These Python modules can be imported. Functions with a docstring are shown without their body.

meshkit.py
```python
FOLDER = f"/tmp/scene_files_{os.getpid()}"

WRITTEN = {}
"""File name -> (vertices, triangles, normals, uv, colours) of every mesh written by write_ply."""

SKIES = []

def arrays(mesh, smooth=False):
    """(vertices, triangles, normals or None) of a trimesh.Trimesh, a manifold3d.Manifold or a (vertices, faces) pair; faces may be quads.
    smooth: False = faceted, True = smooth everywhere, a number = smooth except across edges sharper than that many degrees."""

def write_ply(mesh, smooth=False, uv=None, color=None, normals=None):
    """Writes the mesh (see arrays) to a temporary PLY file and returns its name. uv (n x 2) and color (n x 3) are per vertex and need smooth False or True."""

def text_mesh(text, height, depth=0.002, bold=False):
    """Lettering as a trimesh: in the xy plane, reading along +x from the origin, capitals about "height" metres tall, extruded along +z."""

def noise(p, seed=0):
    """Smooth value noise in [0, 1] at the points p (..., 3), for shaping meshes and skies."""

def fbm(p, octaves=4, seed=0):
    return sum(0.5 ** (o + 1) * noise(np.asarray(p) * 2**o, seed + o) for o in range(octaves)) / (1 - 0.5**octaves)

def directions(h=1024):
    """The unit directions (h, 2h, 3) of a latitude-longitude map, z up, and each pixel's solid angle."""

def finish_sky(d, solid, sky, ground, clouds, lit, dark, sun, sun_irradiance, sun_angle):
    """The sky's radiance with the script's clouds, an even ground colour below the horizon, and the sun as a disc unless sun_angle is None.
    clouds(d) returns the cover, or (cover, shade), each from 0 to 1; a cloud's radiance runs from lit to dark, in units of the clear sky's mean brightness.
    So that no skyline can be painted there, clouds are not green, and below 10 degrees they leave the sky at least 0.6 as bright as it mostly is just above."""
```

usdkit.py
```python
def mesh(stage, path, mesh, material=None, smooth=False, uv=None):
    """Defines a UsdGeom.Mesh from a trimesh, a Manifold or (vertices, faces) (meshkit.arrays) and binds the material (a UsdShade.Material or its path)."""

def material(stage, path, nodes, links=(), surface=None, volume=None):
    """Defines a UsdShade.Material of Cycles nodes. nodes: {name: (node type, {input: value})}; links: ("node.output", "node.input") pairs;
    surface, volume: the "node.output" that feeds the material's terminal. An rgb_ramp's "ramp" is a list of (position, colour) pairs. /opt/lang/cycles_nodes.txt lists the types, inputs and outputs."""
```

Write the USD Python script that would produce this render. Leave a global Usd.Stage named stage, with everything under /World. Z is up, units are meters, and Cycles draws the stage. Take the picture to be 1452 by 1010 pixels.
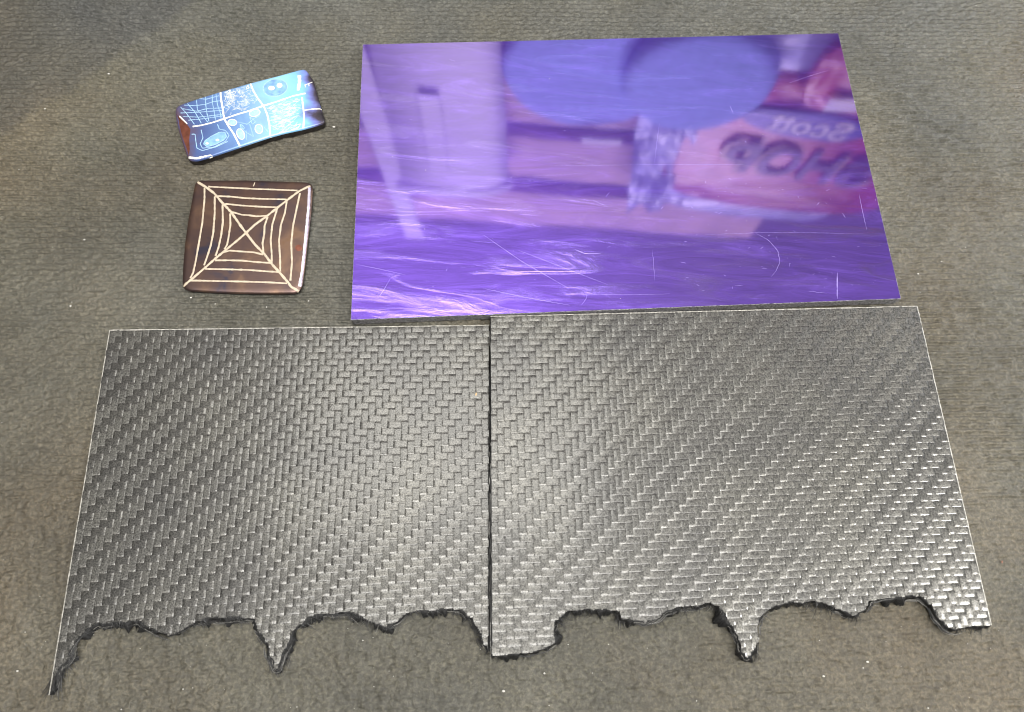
import math, numpy as np, trimesh, shapely, usdkit, meshkit
from shapely.geometry import Polygon
from pxr import Usd, UsdGeom, UsdLux, UsdShade, Gf, Sdf, Vt

stage = Usd.Stage.CreateInMemory()
UsdGeom.SetStageUpAxis(stage, UsdGeom.Tokens.z)
UsdGeom.SetStageMetersPerUnit(stage, 1.0)
UsdGeom.Xform.Define(stage, '/World')
UsdGeom.Scope.Define(stage, '/World/Looks')
MM = 0.001
rng = np.random.default_rng(7)

# ------------------------------------------------------------------ camera (all lengths below in millimetres)
W, H, F = 1452.0, 1010.0, 1050.0
PITCH, ROLL, DIST = 1.2409592837501884, -0.06316013275228592, 204.16272313435465
fw = np.array([0, math.cos(PITCH), -math.sin(PITCH)])
cr, sr = math.cos(-ROLL), math.sin(-ROLL)
r0 = np.array([1.0, 0, 0]); u0 = np.cross(r0, fw)
CX = cr * r0 + sr * u0          # picture right
CY = -sr * r0 + cr * u0         # picture up
CAM = -fw * DIST
cam = UsdGeom.Camera.Define(stage, '/World/camera')
m = Gf.Matrix4d(*CX, 0, *CY, 0, *(-fw), 0, *(CAM * MM), 1)
cam.AddTransformOp().Set(m)
cam.CreateHorizontalApertureAttr(36.0)
cam.CreateFocalLengthAttr(F / W * 36.0)
cam.CreateClippingRangeAttr(Gf.Vec2f(0.01, 100))
cam.CreateFStopAttr(20.0)
cam.CreateFocusDistanceAttr(0.203)
cam.CreateExposureAttr(0.1)


def at(px, py, z=0.0):
    """The point of the height z on which a point of the photograph lies (camera calibrated from the sheets' corners)."""
    d = fw + (px - W / 2) / F * CX - (py - H / 2) / F * CY
    return CAM + d * (z - CAM[2]) / d[2]


# ------------------------------------------------------------------ lamps
def rect_light(name, pos, target, w, h, intensity, color, spread=None):
    l = UsdLux.RectLight.Define(stage, '/World/' + name)
    l.CreateWidthAttr(w * MM); l.CreateHeightAttr(h * MM); l.CreateIntensityAttr(intensity)
    l.CreateColorAttr(Gf.Vec3f(*color)); l.CreateNormalizeAttr(False)
    z = np.array(pos, float) - np.array(target, float); z /= np.linalg.norm(z)
    x = np.cross([0, 1, 0.001], z); x /= np.linalg.norm(x); y = np.cross(z, x)
    l.AddTransformOp().Set(Gf.Matrix4d(*x, 0, *y, 0, *z, 0, *(np.array(pos) * MM), 1))
    return l

rect_light('bench_lamp_light', (-56, 92, 520), (0, 10, 0), 280, 190, 11.3, (1.0, 0.98, 0.92))
rect_light('side_lamp_light', (385, -85, 430), (20, 0, 0), 55, 55, 215.0, (1.0, 0.975, 0.92))
rect_light('fill_light', (150, -500, 1700), (60, 300, 300), 1300, 500, 23.0, (1.0, 0.975, 0.94))  # added fill, brightens the shelf things and the mat from overhead
rect_light('window_light', (640, 405, 250), (0, 30, 0), 170, 280, 30.0, (0.86, 0.92, 1.0))

# ------------------------------------------------------------------ materials
M = {}
def mat(name, nodes, links=(), surface='p.BSDF'):
    M[name] = usdkit.material(stage, '/World/Looks/' + name, nodes, links, surface=surface)
    return M[name]

def plain(name, color, rough=0.5, metallic=0.0, var=0.25, scale=900, spec=0.5, bump=0.0, bscale=2500, **kw):
    lo = [c * (1 - var) for c in color]; hi = [min(1, c * (1 + var)) for c in color]
    nodes = {'c': ('texture_coordinate', {}), 'n': ('noise_texture', {'scale': scale, 'detail': 4.0}),
             'r': ('rgb_ramp', {'ramp': [(0.3, lo), (0.7, hi)]}),
             'p': ('principled_bsdf', {'roughness': rough, 'metallic': metallic, 'specular_ior_level': spec, **kw})}
    links = [('c.object', 'n.vector'), ('n.fac', 'r.fac'), ('r.color', 'p.base_color')]
    if bump:
        nodes['bn'] = ('noise_texture', {'scale': bscale, 'detail': 3.0})
        nodes['b'] = ('bump', {'strength': bump, 'distance': 0.0003})
        links += [('c.object', 'bn.vector'), ('bn.fac', 'b.height'), ('b.normal', 'p.normal')]
    return mat(name, nodes, links)

# shadow edge painted across the mat's far left corner: darker beyond, paler before
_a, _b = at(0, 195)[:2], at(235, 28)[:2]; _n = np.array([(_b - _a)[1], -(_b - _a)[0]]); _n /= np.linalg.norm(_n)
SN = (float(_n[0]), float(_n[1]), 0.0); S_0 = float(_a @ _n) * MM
# rubber mat: grey brown, patchy, slightly sheeny
mat('rubber', {
    'c': ('texture_coordinate', {}),
    'n1': ('noise_texture', {'scale': 22.0, 'detail': 5.0, 'roughness': 0.6}),
    'n2': ('noise_texture', {'scale': 14.0, 'detail': 3.0}),
    'mo': ('mapping', {'location': (3.1, 7.7, 0.4)}),
    'n3': ('noise_texture', {'scale': 1150.0, 'detail': 4.0, 'roughness': 0.7}),
    'n4': ('noise_texture', {'scale': 350.0, 'detail': 3.0}),
    'r1': ('rgb_ramp', {'ramp': [(0.3, (0.051, 0.050, 0.044)), (0.50, (0.069, 0.067, 0.0575)), (0.70, (0.090, 0.087, 0.075))]}),
    'r2': ('rgb_ramp', {'ramp': [(0.33, (0.92, 0.95, 0.98)), (0.5, (1.03, 1, 0.90)), (0.72, (1.16, 1.01, 0.82))]}),
    'm1': ('mix', {'mix_type': 'multiply', 'fac': 1.0}),
    'r3': ('rgb_ramp', {'ramp': [(0.30, (0.62, 0.62, 0.62)), (0.5, (1.02, 1.02, 1.02)), (0.68, (1.75, 1.72, 1.65))]}),
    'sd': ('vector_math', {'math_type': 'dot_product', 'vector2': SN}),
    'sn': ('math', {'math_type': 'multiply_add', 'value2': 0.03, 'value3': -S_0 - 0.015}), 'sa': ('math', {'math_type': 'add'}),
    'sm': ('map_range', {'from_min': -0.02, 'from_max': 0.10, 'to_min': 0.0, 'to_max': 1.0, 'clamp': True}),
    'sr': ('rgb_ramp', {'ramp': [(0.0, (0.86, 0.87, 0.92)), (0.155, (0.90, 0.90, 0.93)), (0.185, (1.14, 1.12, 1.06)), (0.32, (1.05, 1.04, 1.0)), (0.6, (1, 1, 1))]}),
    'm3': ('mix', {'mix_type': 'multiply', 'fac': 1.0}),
    'm2': ('mix', {'mix_type': 'multiply', 'fac': 1.0}),
    'rr': ('map_range', {'from_min': 0.3, 'from_max': 0.7, 'to_min': 0.34, 'to_max': 0.55}),
    'b': ('bump', {'strength': 1.0, 'distance': 0.0006}),
    'b2': ('bump', {'strength': 0.4, 'distance': 0.0005}),
    'p': ('principled_bsdf', {'specular_ior_level': 0.45})},
    [('c.object', 'n1.vector'), ('c.object', 'mo.vector'), ('mo.vector', 'n2.vector'), ('c.object', 'n3.vector'), ('c.object', 'n4.vector'),
     ('n1.fac', 'r1.fac'), ('n2.fac', 'r2.fac'), ('r1.color', 'm1.color1'), ('r2.color', 'm1.color2'),
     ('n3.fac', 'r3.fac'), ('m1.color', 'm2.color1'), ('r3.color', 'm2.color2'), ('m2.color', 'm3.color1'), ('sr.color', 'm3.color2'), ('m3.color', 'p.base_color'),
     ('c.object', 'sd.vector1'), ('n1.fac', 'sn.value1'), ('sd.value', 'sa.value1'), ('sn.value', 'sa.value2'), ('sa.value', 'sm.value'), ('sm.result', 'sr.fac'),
     ('n4.fac', 'rr.value'), ('rr.result', 'p.roughness'), ('n3.fac', 'b.height'), ('n4.fac', 'b2.height'), ('b.normal', 'b2.normal'), ('b2.normal', 'p.normal')])

def fibre(name, t, col):
    """Carbon tow: glossy along the fibre direction only. t = direction across the fibres."""
    mat(name, {
        'c': ('texture_coordinate', {}), 'oi': ('object_info', {}),
        'n': ('noise_texture', {'scale': 2600.0, 'detail': 2.0, 'roughness': 0.6}),
        'nb': ('noise_texture', {'scale': 45.0, 'detail': 3.0}),
        'r': ('rgb_ramp', {'ramp': [(0.3, [c * 0.25 for c in col]), (0.7, [c * 2.0 for c in col])]}),
        'rb': ('rgb_ramp', {'ramp': [(0.3, (0.85, 0.85, 0.86)), (0.7, (1.12, 1.11, 1.06))]}),
        'm': ('mix', {'mix_type': 'multiply', 'fac': 1.0}),
        'm2': ('mix', {'mix_type': 'multiply', 'fac': 1.0, 'color2': (0.52, 0.52, 0.52)}),
        'tx': ('combine_xyz', {'x': t[0], 'y': t[1], 'z': 0.0}),
        'b': ('bump', {'strength': 0.35, 'distance': 0.00012}),
        'g': ('principled_bsdf', {'metallic': 1.0, 'roughness': 0.40, 'anisotropic': 0.88, 'coat_weight': 0.35, 'coat_roughness': 0.14}),
        'p': ('principled_bsdf', {'roughness': 0.42, 'specular_ior_level': 0.4, 'coat_weight': 0.35, 'coat_roughness': 0.14}),
        'mx': ('mix_closure', {'fac': 0.37})},
        [('c.object', 'n.vector'), ('c.object', 'nb.vector'), ('n.fac', 'r.fac'), ('nb.fac', 'rb.fac'), ('r.color', 'm.color1'), ('rb.color', 'm.color2'),
         ('m.color', 'g.base_color'), ('m2.color', 'p.base_color'), ('m.color', 'm2.color1'), ('tx.vector', 'g.tangent'), ('n.fac', 'b.height'), ('b.normal', 'g.normal'), ('b.normal', 'p.normal'),
         ('p.BSDF', 'mx.closure1'), ('g.BSDF', 'mx.closure2')], surface='mx.closure')
ang = math.radians(5.2)
fibre('warp_fibre', (math.cos(ang), math.sin(ang)), (0.088, 0.086, 0.080))
fibre('weft_fibre', (-math.sin(ang), math.cos(ang)), (0.088, 0.086, 0.080))
plain('laminate_dark', (0.018, 0.018, 0.018), 0.6, var=0.5, scale=1500, bump=0.6)
plain('frayed_black', (0.011, 0.011, 0.011), 0.6, var=0.5, scale=2500, bump=0.7, spec=0.25)
plain('resin_edge', (0.32, 0.31, 0.28), 0.5, var=0.5, scale=1800)
plain('fibre_black', (0.018, 0.018, 0.018), 0.4, var=0.3)
plain('fibre_grey', (0.20, 0.195, 0.18), 0.45, var=0.3)
plain('edge_core', (0.20, 0.195, 0.20), 0.55, var=0.85, scale=2200, bump=1.0)
plain('scratch', (0.33, 0.26, 0.64), 0.4, var=0.25, scale=400)
plain('dust_white', (0.45, 0.44, 0.41), 0.6)
plain('crumb_tan', (0.55, 0.36, 0.16), 0.6)
plain('crumb_rust', (0.22, 0.10, 0.065), 0.6)
plain('crumb_dark', (0.03, 0.028, 0.025), 0.6)

# purple anodised plate: clear mirror sheen over brushed violet metal with flame-like brush marks
mat('purple_metal', {
    'c': ('texture_coordinate', {}),
    'mp': ('mapping', {'scale': (22.0, 120.0, 1.0), 'rotation': (0, 0, -0.11)}),
    'ns': ('noise_texture', {'scale': 1.0, 'detail': 6.0, 'roughness': 0.65, 'distortion': 1.6}),
    'nw': ('noise_texture', {'scale': 26.0, 'detail': 2.0}),
    'nf': ('noise_texture', {'scale': 1800.0, 'detail': 2.0}),
    'mf': ('mapping', {'scale': (0.05, 1.0, 1.0), 'rotation': (0, 0, -0.11)}),
    'r': ('rgb_ramp', {'ramp': [(0.3, (0.075, 0.034, 0.27)), (0.55, (0.11, 0.052, 0.38)), (0.72, (0.18, 0.095, 0.58))]}),
    'tx': ('combine_xyz', {'x': -0.11, 'y': 0.994, 'z': 0.0}),
    'bs': ('bump', {'strength': 0.40, 'distance': 0.0004}),
    'bf': ('bump', {'strength': 0.10, 'distance': 0.00015}),
    'bw': ('bump', {'strength': 0.12, 'distance': 0.0006}),
    'g': ('principled_bsdf', {'metallic': 1.0, 'roughness': 0.42, 'anisotropic': 0.6}),
    's': ('glossy_bsdf', {'color': (0.62, 0.51, 0.80), 'roughness': 0.045}),
    'mp2': ('mapping', {'scale': (30.0, 165.0, 1.0), 'rotation': (0, 0, 0.10), 'location': (4.0, 2.0, 0)}),
    'n2': ('noise_texture', {'scale': 1.0, 'detail': 5.0, 'roughness': 0.55, 'distortion': 1.2}),
    'mk': ('map_range', {'from_min': 0.52, 'from_max': 0.72, 'to_min': 0.0, 'to_max': 0.9, 'clamp': True}),
    'b2': ('bump', {'strength': 0.9, 'distance': 0.0005}),
    'g2': ('principled_bsdf', {'base_color': (0.34, 0.23, 0.88), 'metallic': 1.0, 'roughness': 0.24, 'anisotropic': 0.6}),
    'mg': ('mix_closure', {}),
    'mx': ('mix_closure', {'fac': 0.43})},
    [('c.object', 'mp2.vector'), ('mp2.vector', 'n2.vector'), ('n2.fac', 'mk.value'), ('mk.result', 'mg.fac'), ('n2.fac', 'b2.height'), ('b2.normal', 'g2.normal'), ('tx.vector', 'g2.tangent'),
     ('g.BSDF', 'mg.closure1'), ('g2.BSDF', 'mg.closure2'), ('c.object', 'mp.vector'), ('mp.vector', 'ns.vector'), ('c.object', 'nw.vector'), ('c.object', 'mf.vector'), ('mf.vector', 'nf.vector'),
     ('ns.fac', 'r.fac'), ('r.color', 'g.base_color'), ('tx.vector', 'g.tangent'),
     ('ns.fac', 'bs.height'), ('nf.fac', 'bf.height'), ('bs.normal', 'bf.normal'), ('bf.normal', 'g.normal'),
     ('nw.fac', 'bw.height'), ('bw.normal', 's.normal'), ('mg.closure', 'mx.closure1'), ('s.BSDF', 'mx.closure2')], surface='mx.closure')

# small charms
_a, _b = at(257, 188, 2.3), at(456, 142, 2.3)
AXR = (_b - _a) / np.linalg.norm(_b - _a); S0, S1 = float(_a @ AXR) * MM, float(_b @ AXR) * MM; AXR = tuple(AXR)
mat('blue_anodised', {
    'c': ('texture_coordinate', {}), 'g': ('geometry', {}), 'sx': ('vector_math', {'math_type': 'dot_product', 'vector2': AXR}),
    'n': ('noise_texture', {'scale': 110.0, 'detail': 4.0, 'distortion': 0.6}),
    'mr': ('map_range', {'from_min': S0, 'from_max': S1, 'to_min': 0.0, 'to_max': 1.0, 'clamp': True}),
    'nn': ('math', {'math_type': 'multiply_add', 'value2': 0.30, 'value3': -0.15}),
    'ad': ('math', {'math_type': 'add'}),
    'r': ('rgb_ramp', {'ramp': [(0.0, (0.09, 0.06, 0.09)), (0.10, (0.06, 0.10, 0.25)), (0.35, (0.12, 0.22, 0.44)), (0.55, (0.22, 0.39, 0.60)), (0.72, (0.26, 0.54, 0.78)), (0.86, (0.20, 0.46, 0.76)), (0.93, (0.15, 0.17, 0.44)), (0.97, (0.05, 0.04, 0.06)), (1.0, (0.02, 0.018, 0.02))]}),  # near black last stops paint the shade of the right bevel
    'b': ('bump', {'strength': 0.2, 'distance': 0.0003}),
    'p': ('principled_bsdf', {'metallic': 0.25, 'roughness': 0.38})},
    [('c.object', 'n.vector'), ('g.position', 'sx.vector1'), ('sx.value', 'mr.value'), ('n.fac', 'nn.value1'), ('mr.result', 'ad.value1'), ('nn.value', 'ad.value2'),
     ('ad.value', 'r.fac'), ('r.color', 'p.base_color'), ('n.fac', 'b.height'), ('b.normal', 'p.normal')])
mat('brown_oxide', {
    'c': ('texture_coordinate', {}), 'n': ('noise_texture', {'scale': 130.0, 'detail': 5.0, 'distortion': 0.5}),
    'mp': ('mapping', {'scale': (200.0, 2500.0, 1.0)}), 'ns': ('noise_texture', {'scale': 1.0, 'detail': 3.0}),
    'r': ('rgb_ramp', {'ramp': [(0.28, (0.035, 0.040, 0.070)), (0.40, (0.090, 0.060, 0.057)), (0.54, (0.110, 0.070, 0.058)), (0.66, (0.16, 0.10, 0.070)), (0.82, (0.15, 0.085, 0.045))]}),
    'b': ('bump', {'strength': 0.12, 'distance': 0.0002}),
    'p': ('principled_bsdf', {'metallic': 0.75, 'roughness': 0.36})},
    [('c.object', 'n.vector'), ('c.object', 'mp.vector'), ('mp.vector', 'ns.vector'), ('n.fac', 'r.fac'), ('r.color', 'p.base_color'), ('ns.fac', 'b.height'), ('b.normal', 'p.normal')])
plain('etched_cream', (0.40, 0.335, 0.25), 0.5, var=0.15, scale=1500)
plain('etched_white', (0.62, 0.60, 0.54), 0.5, var=0.12, scale=1500)
plain('etched_pale', (0.27, 0.43, 0.58), 0.5, var=0.2, scale=1500)
plain('etched_blue', (0.20, 0.38, 0.66), 0.45, var=0.25, scale=700, metallic=0.3)
plain('etched_hatch', (0.48, 0.52, 0.54), 0.5, var=0.3, scale=900)
plain('dark_oxide', (0.035, 0.030, 0.028), 0.5, var=0.6, scale=500, metallic=0.5, bump=0.5)
plain('copper_oxide', (0.17, 0.06, 0.038), 0.4, var=0.4, scale=500, metallic=0.7)

# things over the bench, seen in the plate
plain('plank_wood', (0.52, 0.35, 0.30), 0.6, var=0.2, scale=20)
plain('wall_dark', (0.06, 0.045, 0.062), 0.8, var=0.3, scale=10)
plain('shelf_wood', (0.30, 0.22, 0.17), 0.6, var=0.2, scale=25)
plain('blue_paper', (0.26, 0.37, 0.72), 0.8, var=0.12, scale=120, bump=0.3, bscale=400)
plain('pale_plastic', (0.58, 0.57, 0.60), 0.5, var=0.1, scale=15)
plain('white_plastic', (0.48, 0.47, 0.48), 0.45, var=0.08, scale=15)
plain('red_film', (0.38, 0.035, 0.07), 0.3, var=0.2, scale=30)
plain('blue_label', (0.03, 0.05, 0.32), 0.35, var=0.1)
plain('tan_ink', (0.42, 0.27, 0.20), 0.4, var=0.1)
plain('dark_ink', (0.05, 0.02, 0.09), 0.4, var=0.1)
plain('white_ink', (0.72, 0.70, 0.74), 0.4, var=0.1)
plain('film_clear', (0.46, 0.50, 0.74), 0.22, var=0.25, scale=40)

# ------------------------------------------------------------------ prim helpers
used = {}
def numbered(parent, name):
    k = used.get((parent, name), 0); used[(parent, name)] = k + 1
    return f'{parent}/{name}' if k == 0 else f'{parent}/{name}_{k:03d}'

def setdata(p, label=None, category=None, group=None, kind=None):
    for k, v in (('label', label), ('category', category), ('group', group), ('kind', kind)):
        if v: p.SetCustomDataByKey(k, v)
    return p

def thing(name, label, category, loc=(0, 0, 0), group=None):
    x = UsdGeom.Xform.Define(stage, numbered('/World', name))
    x.AddTranslateOp().Set(Gf.Vec3d(*(np.array(loc) * MM)))
    x.GetPrim().SetCustomDataByKey('base', Gf.Vec3d(*map(float, loc)))
    return setdata(x.GetPrim(), label, category, group)

BASE = {}
def obj(name, mesh, material, parent='/World', smooth=False, **data):
    """One mesh, given in millimetres of the world, as one prim."""
    par = parent if isinstance(parent, str) else str(parent.GetPath())
    top = par.split('/')[2] if par.count('/') >= 2 else None
    base = np.zeros(3)
    if top:
        b = stage.GetPrimAtPath('/World/' + top).GetCustomDataByKey('base')
        if b is not None: base = np.array(b)
    if isinstance(mesh, tuple): v, f = mesh
    elif hasattr(mesh, 'to_mesh'): v, f, _ = meshkit.arrays(mesh)
    else: v, f = mesh.vertices, mesh.faces
    p = usdkit.mesh(stage, numbered(par, name), ((np.asarray(v, float) - base) * MM, np.asarray(f, int)), M[material], smooth=smooth).GetPrim()
    return setdata(p, **data)

def curves(name, lines, widths, material, parent='/World', **data):
    par = parent if isinstance(parent, str) else str(parent.GetPath())
    base = np.zeros(3)
    if par.count('/') >= 2:
        b = stage.GetPrimAtPath('/World/' + par.split('/')[2]).GetCustomDataByKey('base')
        if b is not None: base = np.array(b)
    c = UsdGeom.BasisCurves.Define(stage, numbered(par, name))
    c.CreateTypeAttr('linear')
    c.CreateCurveVertexCountsAttr([len(l) for l in lines])
    c.CreatePointsAttr(Vt.Vec3fArray.FromNumpy(((np.vstack(lines) - base) * MM).astype(np.float32)))
    w = np.concatenate([np.linspace(1, 0.4, len(l)) * wd for l, wd in zip(lines, widths)]) * MM
    c.CreateWidthsAttr(Vt.FloatArray.FromNumpy(w.astype(np.float32))); c.SetWidthsInterpolation('vertex')
    UsdShade.MaterialBindingAPI.Apply(c.GetPrim()).Bind(M[material])
    return setdata(c.GetPrim(), **data)

def grid_faces(n, k, mask=None):
    i, j = np.meshgrid(np.arange(n - 1), np.arange(k - 1), indexing='ij')
    a = i * k + j
    q = np.stack([a, a + k, a + k + 1, a + 1], -1)
    if mask is not None: q = q[mask]
    q = q.reshape(-1, 4)
    return np.vstack([q[:, [0, 1, 2]], q[:, [0, 2, 3]]])

def compact(v, f):
    u, inv = np.unique(f, return_inverse=True)
    return v[u], inv.reshape(f.shape)

def resample(p, step, closed=False):
    p = np.asarray(p, float)
    if closed: p = np.vstack([p, p[:1]])
    s = np.r_[0, np.cumsum(np.linalg.norm(np.diff(p, axis=0), axis=1))]
    n = max(2, int(round(s[-1] / step)) + 1)
    t = np.linspace(0, s[-1], n)
    q = np.stack([np.interp(t, s, p[:, k]) for k in range(p.shape[1])], 1)
    return q[:-1] if closed else q

def box(x0, x1, y0, y1, z0, z1, bevel=0.0):
    b = trimesh.creation.box((x1 - x0, y1 - y0, z1 - z0)); b.apply_translation(((x0 + x1) / 2, (y0 + y1) / 2, (z0 + z1) / 2))
    if bevel:
        v = []
        for s in np.array(np.meshgrid([-1, 1], [-1, 1], [-1, 1])).reshape(3, -1).T:
            c = np.array([(x0 + x1) / 2, (y0 + y1) / 2, (z0 + z1) / 2]) + s * np.array([x1 - x0, y1 - y0, z1 - z0]) / 2
            for k in range(3):
                d = c.copy()
                for q in range(3):
                    if q != k: d[q] -= s[q] * bevel
                v.append(d)
        b = trimesh.convex.convex_hull(np.array(v))
    return b

# ------------------------------------------------------------------ rubber mat
RIB = math.radians(4.1)
xs = np.arange(-185, 180.1, 0.62); ys = np.concatenate([np.arange(-170, -100, 2.0), np.arange(-100, 145, 0.27), np.arange(145, 260, 3.0)])
X, Y = np.meshgrid(xs, ys, indexing='ij')
q = -X * math.sin(RIB) + Y * math.cos(RIB); al = X * math.cos(RIB) + Y * math.sin(RIB)
P3 = np.stack([al / 9.0, q / 5.0, 0 * q], -1)
wob = (meshkit.fbm(P3, 3, 3) - 0.5) * 1.6
rib = np.sin(2 * np.pi * q / 1.72 + wob * 1.6)
broken = meshkit.noise(np.stack([al / 1.9, q / 1.72, 0 * q], -1), 11)
region = np.clip(meshkit.fbm(np.stack([X / 60, Y / 45, 0 * X], -1), 3, 21) * 2.2 - 0.45, 0.30, 1)
worn = np.clip((Y + 78) / 35, 0.25, 1)
fuzz = meshkit.noise(np.stack([al / 0.9 + q * 0.25, q / 2.2, 0 * q], -1), 33) - 0.5
low = np.clip((-28 - Y) / 40, 0, 1)
Z = (0.38 * rib * (0.25 + 1.1 * broken) * region * worn + 0.60 * low * fuzz + 0.46 * (meshkit.noise(np.stack([al / 1.15, q / 0.75, 0 * q], -1), 5) - 0.5) + 0.34 * (meshkit.noise(np.stack([al / 1.0, q / (0.5 + 0 * q), 0 * q], -1), 15) - 0.5)
     + 0.35 * (meshkit.fbm(np.stack([X / 30, Y / 24, 0 * X], -1), 3, 9) - 0.5) - 0.62)
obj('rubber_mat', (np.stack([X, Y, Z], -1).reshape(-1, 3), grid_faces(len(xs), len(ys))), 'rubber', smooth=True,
    label='dark grey brown ribbed rubber mat under all the pieces', category='mat', kind='structure')

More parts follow.
